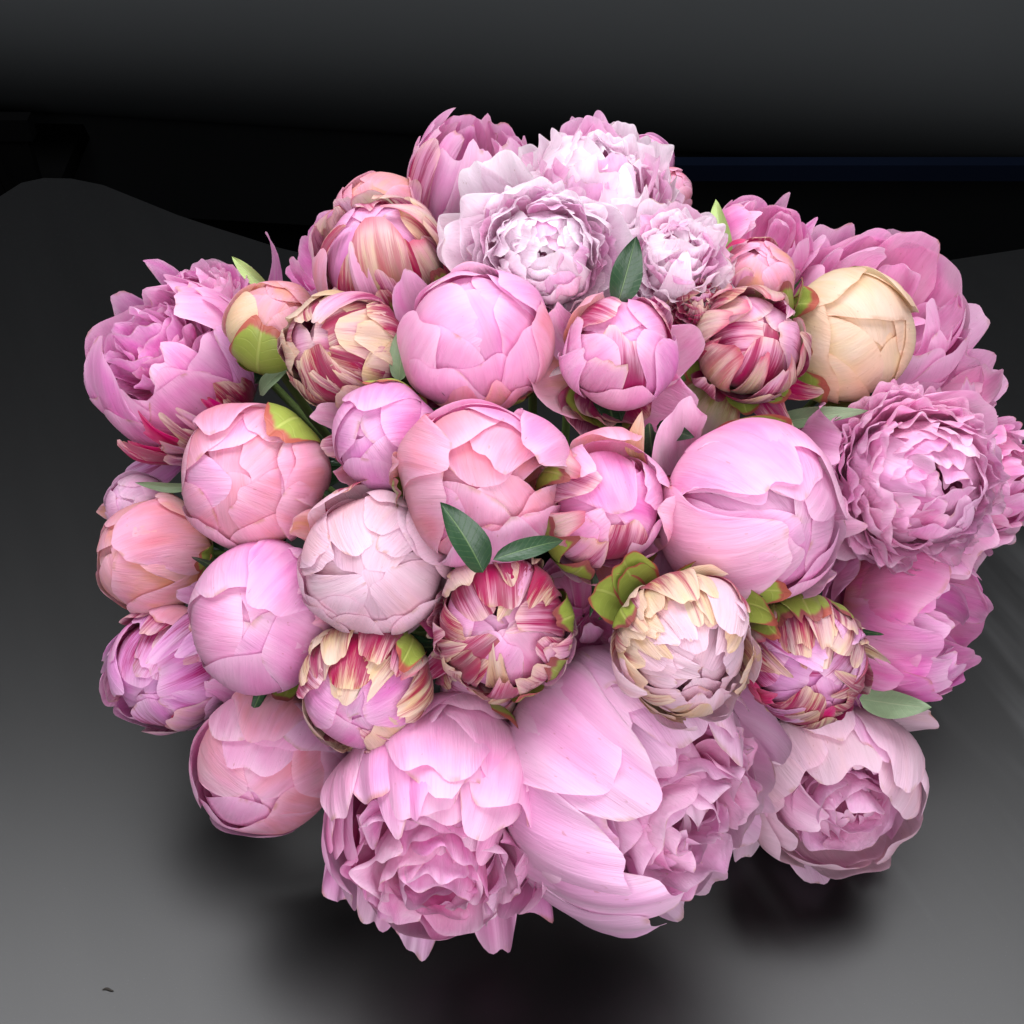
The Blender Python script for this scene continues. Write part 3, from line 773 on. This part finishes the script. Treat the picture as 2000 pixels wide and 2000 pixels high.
F27.globe('lilac', n=8, wid=1.15, lift=2, ruf=.005, notch=.02, lo=140).calyx().tip(700, 800, 'lilac', W=.95, k=1.01).tip(780, 830, 'lilac', W=.9, k=1.0).extra(185, 'stripepink', th=80, end=60, W=.4, k=1.25).extra(160, 'pink', th=100, end=90, W=.3, k=1.38).tip(655, 890, 'peachpink', W=.4, k=1.08).sep(710, 745, W=.5, k=1.04)
F28 = fl_('peony_bloom', 'pink globe with folded petals at its top, two dark leaves lying against it', 916, 920, 143, .04, .08, 39, zs=1.06, off=-.008)
F28.globe('peachpink', n=13, wid=.9, lift=5, ruf=.014, notch=.05, k0=.87, hi=178, lo=122, mats=['peachpink', 'pink', 'peachpink', 'rose'], tw=.6, jit=22).tip(880, 890, 'peachpink', W=.6, k=1.0, lift=5).tip(960, 880, 'pink', W=.6, k=1.0, lift=8).tip(930, 960, 'pink', W=.85, k=1.0, lift=3).tip(800, 890, 'peach', W=.3, k=1.06, notch=.12).sep(795, 920, W=.25, mat=SEPALD)
F28.leaf((912, 1080), (830, 948), 42, LEAF, db=-.045, dt=-.05, bend=.10, roll=-18, cupf=.5).leaf((930, 1056), (1062, 1020), 25, LEAF, db=-.047, dt=-.03, bend=.10, roll=12, cupf=.4)
F29 = fl_('peony_bud', 'pink bud opening between brownish green outer petals, beside the large plain globe', 1145, 955, 116, .2, .05, 40)
F29.globe('rose', n=14, wid=.62, lift=12, ruf=.016, notch=.06, k0=.86, hi=172, lo=122, mats=['pink', 'rose', 'stripepink', 'pink'], tw=.5).tip(1120, 970, 'greenstripe', W=.45, k=1.05, notch=.1).tip(1170, 880, 'peachpink', W=.6, k=1.06, lift=10, ruf=.03).tip(1110, 910, 'greenstripe', W=.4, k=1.06).tip(1170, 1030, 'peachpink', W=.65, k=1.08, lift=14, ruf=.03).tip(1215, 960, 'peachpink', W=.6, k=1.04).extra(300, 'cream', th=80, end=45, W=.3, k=1.15)
F29.sep(1092, 915, W=.4, mat=SEPALD, k=1.08, notch=.1).sep(1098, 985, W=.5, mat=SEPALD, k=1.09, notch=.12).sep(1115, 1035, W=.4, mat=SEPALD, k=1.1).sep(1230, 1050, W=.3).tip(1268, 930, 'cream', W=.14, k=1.14, notch=.15, lift=12)
F30 = fl_('peony_bloom', 'blush white globe with overlapping tight petals, paler than its neighbours', 706, 1062, 131, -.05, -.12, 41, zs=1.03)
F30.globe('blush', n=22, wid=.58, lift=6, ruf=.010, notch=.04, k0=.88, hi=186, lo=112, tw=.5).tip(745, 945, 'cream', W=.42, k=1.07, lift=12).tip(660, 950, 'stripe', W=.5, k=1.04).tip(590, 1010, 'peach', W=.3, k=1.1, lift=6).tip(780, 1010, 'blush', W=.5, k=1.02).extra(30, 'peachpink', th=85, W=.5, k=1.06).extra(330, 'peach', th=70, W=.5, k=1.06).calyx()
F31 = fl_('peony_bud', 'ragged crimson streaked pink bud below the two dark leaves', 950, 1178, 118, .0, -.04, 42)
F31.striped('stripepink', 'pink', n=44, mats=['stripepink', 'stripe', 'stripepink', 'stripe', 'creampink'], wid=.34, lift=12).sep(1022, 1170, W=.42, mat=SEPALD, k=1.08, notch=.1).sep(1010, 1230, W=.35, mat=SEPALD, k=1.08).sep(985, 1275, W=.4, k=1.08)
F31.extra(180, 'crimson', th=78, end=60, W=.5, k=1.2, ruf=.05, notch=.12).extra(200, 'stripe', th=70, end=50, W=.5, k=1.25, ruf=.06, notch=.12).extra(215, 'stripepink', th=64, end=25, W=.3, k=1.2, L=1.7).extra(290, 'greenstripe', th=60, end=30, W=.4, k=1.2, notch=.1).extra(255, 'crimson', th=62, end=30, W=.45, k=1.2)
F31.tip(1000, 1085, 'creampink', W=.2, k=1.07, notch=.15).tip(940, 1090, 'stripe', W=.2, k=1.08, lift=12).tip(890, 1110, 'stripe', W=.25, k=1.06)
F32 = fl_('peony_bud', 'cream yellow bud with a rosette heart and curled lime green sepals', 1290, 1222, 124, .26, -.36, 43, off=-.034)
F32.globe('blush', n=9, wid=.55, k0=.66, kmax=.86, hi=188, lo=160, lift=10, tw=.6, ruf=.02, heart=3)
F32.cup('blush', 'blush', nout=2, nin=12, open_=150, W=.4, lift=4, ruf=.02)
F32.globe('creampink', n=16, wid=.34, lift=12, ruf=.014, notch=.06, k0=.88, hi=164, lo=142, tw=.3, mats=['blush', 'creampink', 'blush'], heart=0, kmax=.95, jit=10)
F32.globe('creampink', n=34, wid=.36, lift=9, ruf=.012, notch=.06, k0=.95, hi=150, lo=98, tw=.3, mats=['creampink', 'cream', 'creampink'], heart=0, kmax=1.03)
F32.sep(1385, 1115, W=.4, k=1.12, lift=26).sep(1215, 1120, W=.4, k=1.12, lift=26).sep(1420, 1190, W=.35, k=1.12, lift=14).sep(1200, 1180, W=.4, mat=SEPALD).tip(1290, 1150, 'creampink', W=.45, k=1.03).tip(1225, 1190, 'stripe', W=.3, k=1.03).tip(1370, 1170, 'stripe', W=.3, k=1.03)
F32.sepals([50, 22], th=105, W=.42, k=1.14, lift=45).sepals([125, 145], th=100, W=.42, k=1.12, lift=42)
F32.extra(250, 'stripe', th=70, end=45, W=.35, k=1.1).extra(285, 'cream', th=72, end=48, W=.3, k=1.12, notch=.12)
F33 = fl_('peony_bud', 'dark crimson and cream streaked bud with purplish green sepals', 1524, 1248, 107, .12, -.28, 44, off=-.016)
F33.sep(1465, 1205, W=.4, k=1.09, notch=.1).sep(1520, 1195, W=.4, mat=SEPALD, k=1.09, notch=.1)
F33.striped('stripe', 'lilac_streak', n=42, mats=['stripe', 'stripe', 'crimson', 'stripe', 'lilac_streak'], wid=.32, lift=7).sep(1475, 1180, W=.5, mat=SEPALD, ruf=.04).sep(1530, 1175, W=.5, ruf=.04).sep(1580, 1175, W=.4, mat=SEPALD, ruf=.04).tip(1440, 1220, 'greenstripe', W=.35, k=1.05).tip(1535, 1230, 'stripe', W=.35, k=1.06).tip(1628, 1260, 'creampink', W=.14, k=1.12, notch=.18, lift=14).extra(255, 'stripe', th=68, end=52, W=.4, k=1.1)

# left side
F34 = fl_('peony_bloom', 'pink globe with one large petal folded over its front', 498, 1172, 138, -.12, -.02, 45)
F34.globe('pink', n=9, wid=1.2, lift=2, ruf=.006, notch=.015, lo=142, hi=192).tip(470, 1120, 'pink', W=1.15, k=1.0, lift=0).tip(500, 1150, 'lilac', W=.72, k=1.03, lift=2, kap=.2).tip(560, 1120, 'peachpink', W=.22, k=1.06, lift=2).tip(575, 1170, 'peachpink', W=.28, k=1.05, notch=.1).extra(165, 'rose', th=85, end=70, W=.25, k=1.12).tip(560, 1070, 'pink', W=.5, k=1.02).calyx().sep(625, 1190, W=.3)
F35 = fl_('peony_bud', 'pale peach bud leaning out over the table on the left side', 283, 1052, 97, -.66, -.05, 46, zs=1.12)
F35.globe('peach', n=10, wid=.95, lift=8, ruf=.010, notch=.03, lo=135).tip(240, 1040, 'peachpink', W=.9, k=1.02, lift=3).sep(365, 1060, W=.3).sep(365, 1090, W=.4).tip(300, 965, 'peach', W=.55, k=1.06)
F36 = fl_('peony_bud', 'small pink bud with a browned petal tip above the pale peach bud', 258, 955, 58, -.3, .2, 47, off=.02)
F36.globe('pale', n=10, lift=12).extra(180, 'peach', th=100, end=75, W=.4, k=1.1).calyx(3)
F37 = fl_('peony_bloom', 'lilac peony splashed with crimson, lowest on the left side', 312, 1270, 114, -.35, -.25, 48)
F37.globe('lilac_streak', n=26, wid=.52, lift=12, ruf=.02, notch=.06, k0=.87, hi=176, lo=100, mats=['lilac_streak', 'lilac', 'lilac_streak', 'stripepink'], lf=.014).tip(310, 1180, 'peachpink', W=.6, k=1.05, lift=3).tip(370, 1200, 'stripepink', W=.4, k=1.06).tip(300, 1260, 'lilac_streak', W=.25, k=1.04, lift=8).tip(345, 1240, 'lilac_streak', W=.3, k=1.05, lift=6).sep(375, 1160, W=.4).sep(400, 1190, W=.35)
F38 = fl_('peony_bloom', 'clear pink globe next to the crimson splashed lilac peony', 502, 1448, 130, -.15, -.3, 49)
F38.globe('pink', n=15, wid=.80, lift=7, ruf=.010, notch=.035, lo=118, mats=['pink', 'pink', 'peachpink'], k0=.88).tip(500, 1400, 'peachpink', W=.7, k=1.02, lift=6).tip(560, 1400, 'pink', W=.8, k=1.01).extra(130, 'pink', th=80, end=64, W=.3, k=1.15).calyx()
F39 = fl_('peony_bud', 'striped bud with a purple heart and a lime green shoulder', 686, 1306, 113, -.1, -.38, 50, off=-.008)
F39.striped('creampink', 'lilac', n=30, mats=['stripe', 'creampink', 'creampink', 'stripepink'], wid=.45, lift=8, hi=158, lo=90).tip(755, 1275, 'greenstripe', W=.3, k=1.05, lift=2).sep(748, 1262, W=.36, k=1.08).sep(745, 1215, W=.5, mat=SEPALD).tip(650, 1260, 'creampink', W=.4, k=1.05).tip(700, 1260, 'stripe', W=.4, k=1.06).tip(740, 1330, 'creampink', W=.4, k=1.05).tip(610, 1240, 'creampink', W=.3, k=1.05).extra(240, 'stripepink', th=72, end=45, W=.35, k=1.12, notch=.12)

# front
F40 = fl_('peony_bloom', 'big loose ruffled pink peony hanging lowest at the front', 835, 1545, 198, -.02, -.66, 51, off=-.005)
F40.bloom('pink', 'pink', M=34, guards=0, hearts=6, shell=.97, W=.38, psmax=78, ruf=.07, notch=.09, bend=(-4, 26), lean=(14, 42), mats=['pink', 'rose', 'pink', 'pale'])
for (d_, l_, e_, w_) in ((232, 2.0, 84, .34), (250, 2.15, 74, .36), (262, 2.45, 58, .36), (280, 2.35, 62, .38), (296, 2.1, 78, .36), (312, 2.0, 86, .36)):
    F40.extra(d_, 'pink' if d_ % 4 else 'rose', th=100, end=e_, W=w_, k=1.0, L=l_, ruf=.06, fold=.035, fr=.015, kap=.3)
F40.globe('pink', n=18, wid=.62, lift=12, hi=140, lo=108, k0=.90, ruf=.02, notch=.05, fr=.012, heart=0, jit=14)
F40.cup('pink', 'rose', nout=6, nin=6, open_=128, W=.62, lift=14, ruf=.042, notch=.08, fold=.012).calyx()
for (x, y, m_, w_, k_) in ((860, 1480, 'pink', .68, 1.01), (745, 1490, 'pink', .6, 1.02), (945, 1475, 'pink', .65, 1.02), (685, 1530, 'pink', .5, 1.04), (815, 1530, 'pink', .55, .99), (985, 1550, 'pink', .5, 1.03), (900, 1560, 'pink', .5, .98)):
    F40.tip(x, y, m_, W=w_, k=k_, ruf=.022, kap=.34, notch=.04, fr=.014, b=.55)
F40.tip(900, 1370, 'pink', W=.6, k=1.07).tip(760, 1390, 'pink', W=.6, k=1.09, ruf=.03).extra(330, 'lilac', th=80, end=60, W=.4, k=1.1).extra(20, 'peachpink', th=82, end=66, W=.3, k=1.1)
F41 = fl_('peony_bloom', 'huge pale pink peony with long smooth shell petals at the front', 1208, 1482, 236, .55, -.32, 52, off=.018)
F41.bloom('pale', 'pale', M=38, guards=0, hearts=6, shell=.95, W=.36, psmax=80, ruf=.05, notch=.08, bend=(-2, 26), lean=(12, 38), mats=['pale', 'pink', 'pale'])
F41.globe('pale', n=20, wid=.56, lift=10, hi=142, lo=108, k0=.90, ruf=.016, notch=.05, fr=.012, heart=0, jit=12)
F41.calyx()
for (d_, t_, e_, w_) in ((8, 122, 112, .5), (38, 122, 108, .5), (-22, 120, 108, .48), (62, 118, 104, .5), (-48, 116, 98, .48)):
    F41.extra(d_, 'pale', th=t_, end=e_, W=w_, k=1.03, ruf=.03, notch=.07, kap=.28, fr=.012)
for (x, y, w_, k_) in ((1175, 1430, .56, 1.03), (1195, 1575, .56, 1.04), (1235, 1330, .5, 1.02), (1230, 1480, .5, 1.01), (1290, 1390, .48, 1.0), (1280, 1600, .5, 1.02), (1240, 1665, .45, 1.05), (1180, 1300, .45, 1.03)):
    F41.tip(x, y, 'pale', W=w_, k=k_, lift=3, ruf=.016, kap=.30, n=2.6, notch=.04, fr=.012, b=.5)
F41.extra(225, 'pale', th=80, end=50, W=.22, k=1.03, L=1.75).extra(285, 'pale', th=100, end=80, W=.45, k=1.04, L=1.9).extra(95, 'pink', th=80, end=40, W=.26, k=1.03, L=1.55)
F41.extra(300, 'pale', th=110, end=80, W=.4, k=1.05, L=2.0).extra(330, 'pale', th=115, end=90, W=.42, k=1.03, L=2.1)
F42 = fl_('peony_bloom', 'blush pink peony opening outward under the crimson and cream bud', 1578, 1482, 142, .15, -.45, 53, off=.012)
F42.bloom('pale', 'pale', M=16, guards=0, hearts=4, shell=.86, W=.46, psmax=66, ruf=.04, bend=(5, 30), lean=(10, 35))
F42.cup('blush', 'pale', nout=11, nin=8, open_=138, W=.66, lift=10, ruf=.02, notch=.06).calyx()
F42.tip(1520, 1440, 'blush', W=.62, k=1.03, lift=3).tip(1630, 1430, 'pale', W=.55, k=1.02, lift=3).tip(1560, 1400, 'blush', W=.5, k=1.06)
F42.extra(20, 'blush', th=80, end=45, W=.3, k=1.1, L=1.7).extra(235, 'pale', th=90, end=62, W=.34, k=1.1, L=1.9).extra(270, 'pale', th=110, end=85, W=.55, k=1.08).extra(310, 'pale', th=105, end=88, W=.55, k=1.08)
F43 = fl_('peony_bloom', 'pink petals of a peony sunk deep between the cream yellow bud and ragged bud', 1105, 1160, 90, .0, .1, 54, off=.05)
F43.cup('pink', 'pink', nout=8, nin=8, open_=105, lift=25).calyx().leaf((1115, 1070), (1112, 1165), 13, LEAF, db=-.05, dt=-.05, roll=40)
F44 = fl_('peony_bud', 'crimson and green bud lying in shade under the ragged streaked bud', 900, 1310, 70, .0, -.2, 55, off=.04)
F44.striped('crimson', 'stripepink', n=14, mats=['crimson', 'greenstripe', 'stripe']).calyx()
RES = 1.0
for fw in (F3, F10, F12, F17, F18, F20, F21, F22, F26, F27, F28, F29, F30, F31, F32, F33, F34, F35, F38, F39):
    fw.foliage(3)

# crumb lying on the table
cp = on_z(204, 1868, 0.0)
V, F_, uv = [], [], []
for i, w in enumerate(np.linspace(0, 1, 7)):
    r = .0016 * math.sin(math.pi * (w * .9 + .05))
    for k in range(6):
        a = 2 * math.pi * k / 6
        V.append(((w - .5) * .0065, r * .5 * math.cos(a) + .0006 * math.sin(w * 5), r * .35 * math.sin(a) + .0006)); uv.append((k / 6, w))
for i in range(6):
    for k in range(6):
        F_.append((i * 6 + k, i * 6 + (k + 1) % 6, i * 6 + 6 + (k + 1) % 6, i * 6 + 6 + k))
cr = obj('crumb', V, F_, plain('crumb_brown', (.02, .016, .012), .8), loc=tuple(cp))
cr['label'] = 'tiny dark dry crumb of petal lying alone on the grey table'
cr['category'] = 'crumb'
print('objects', len(bpy.data.objects))
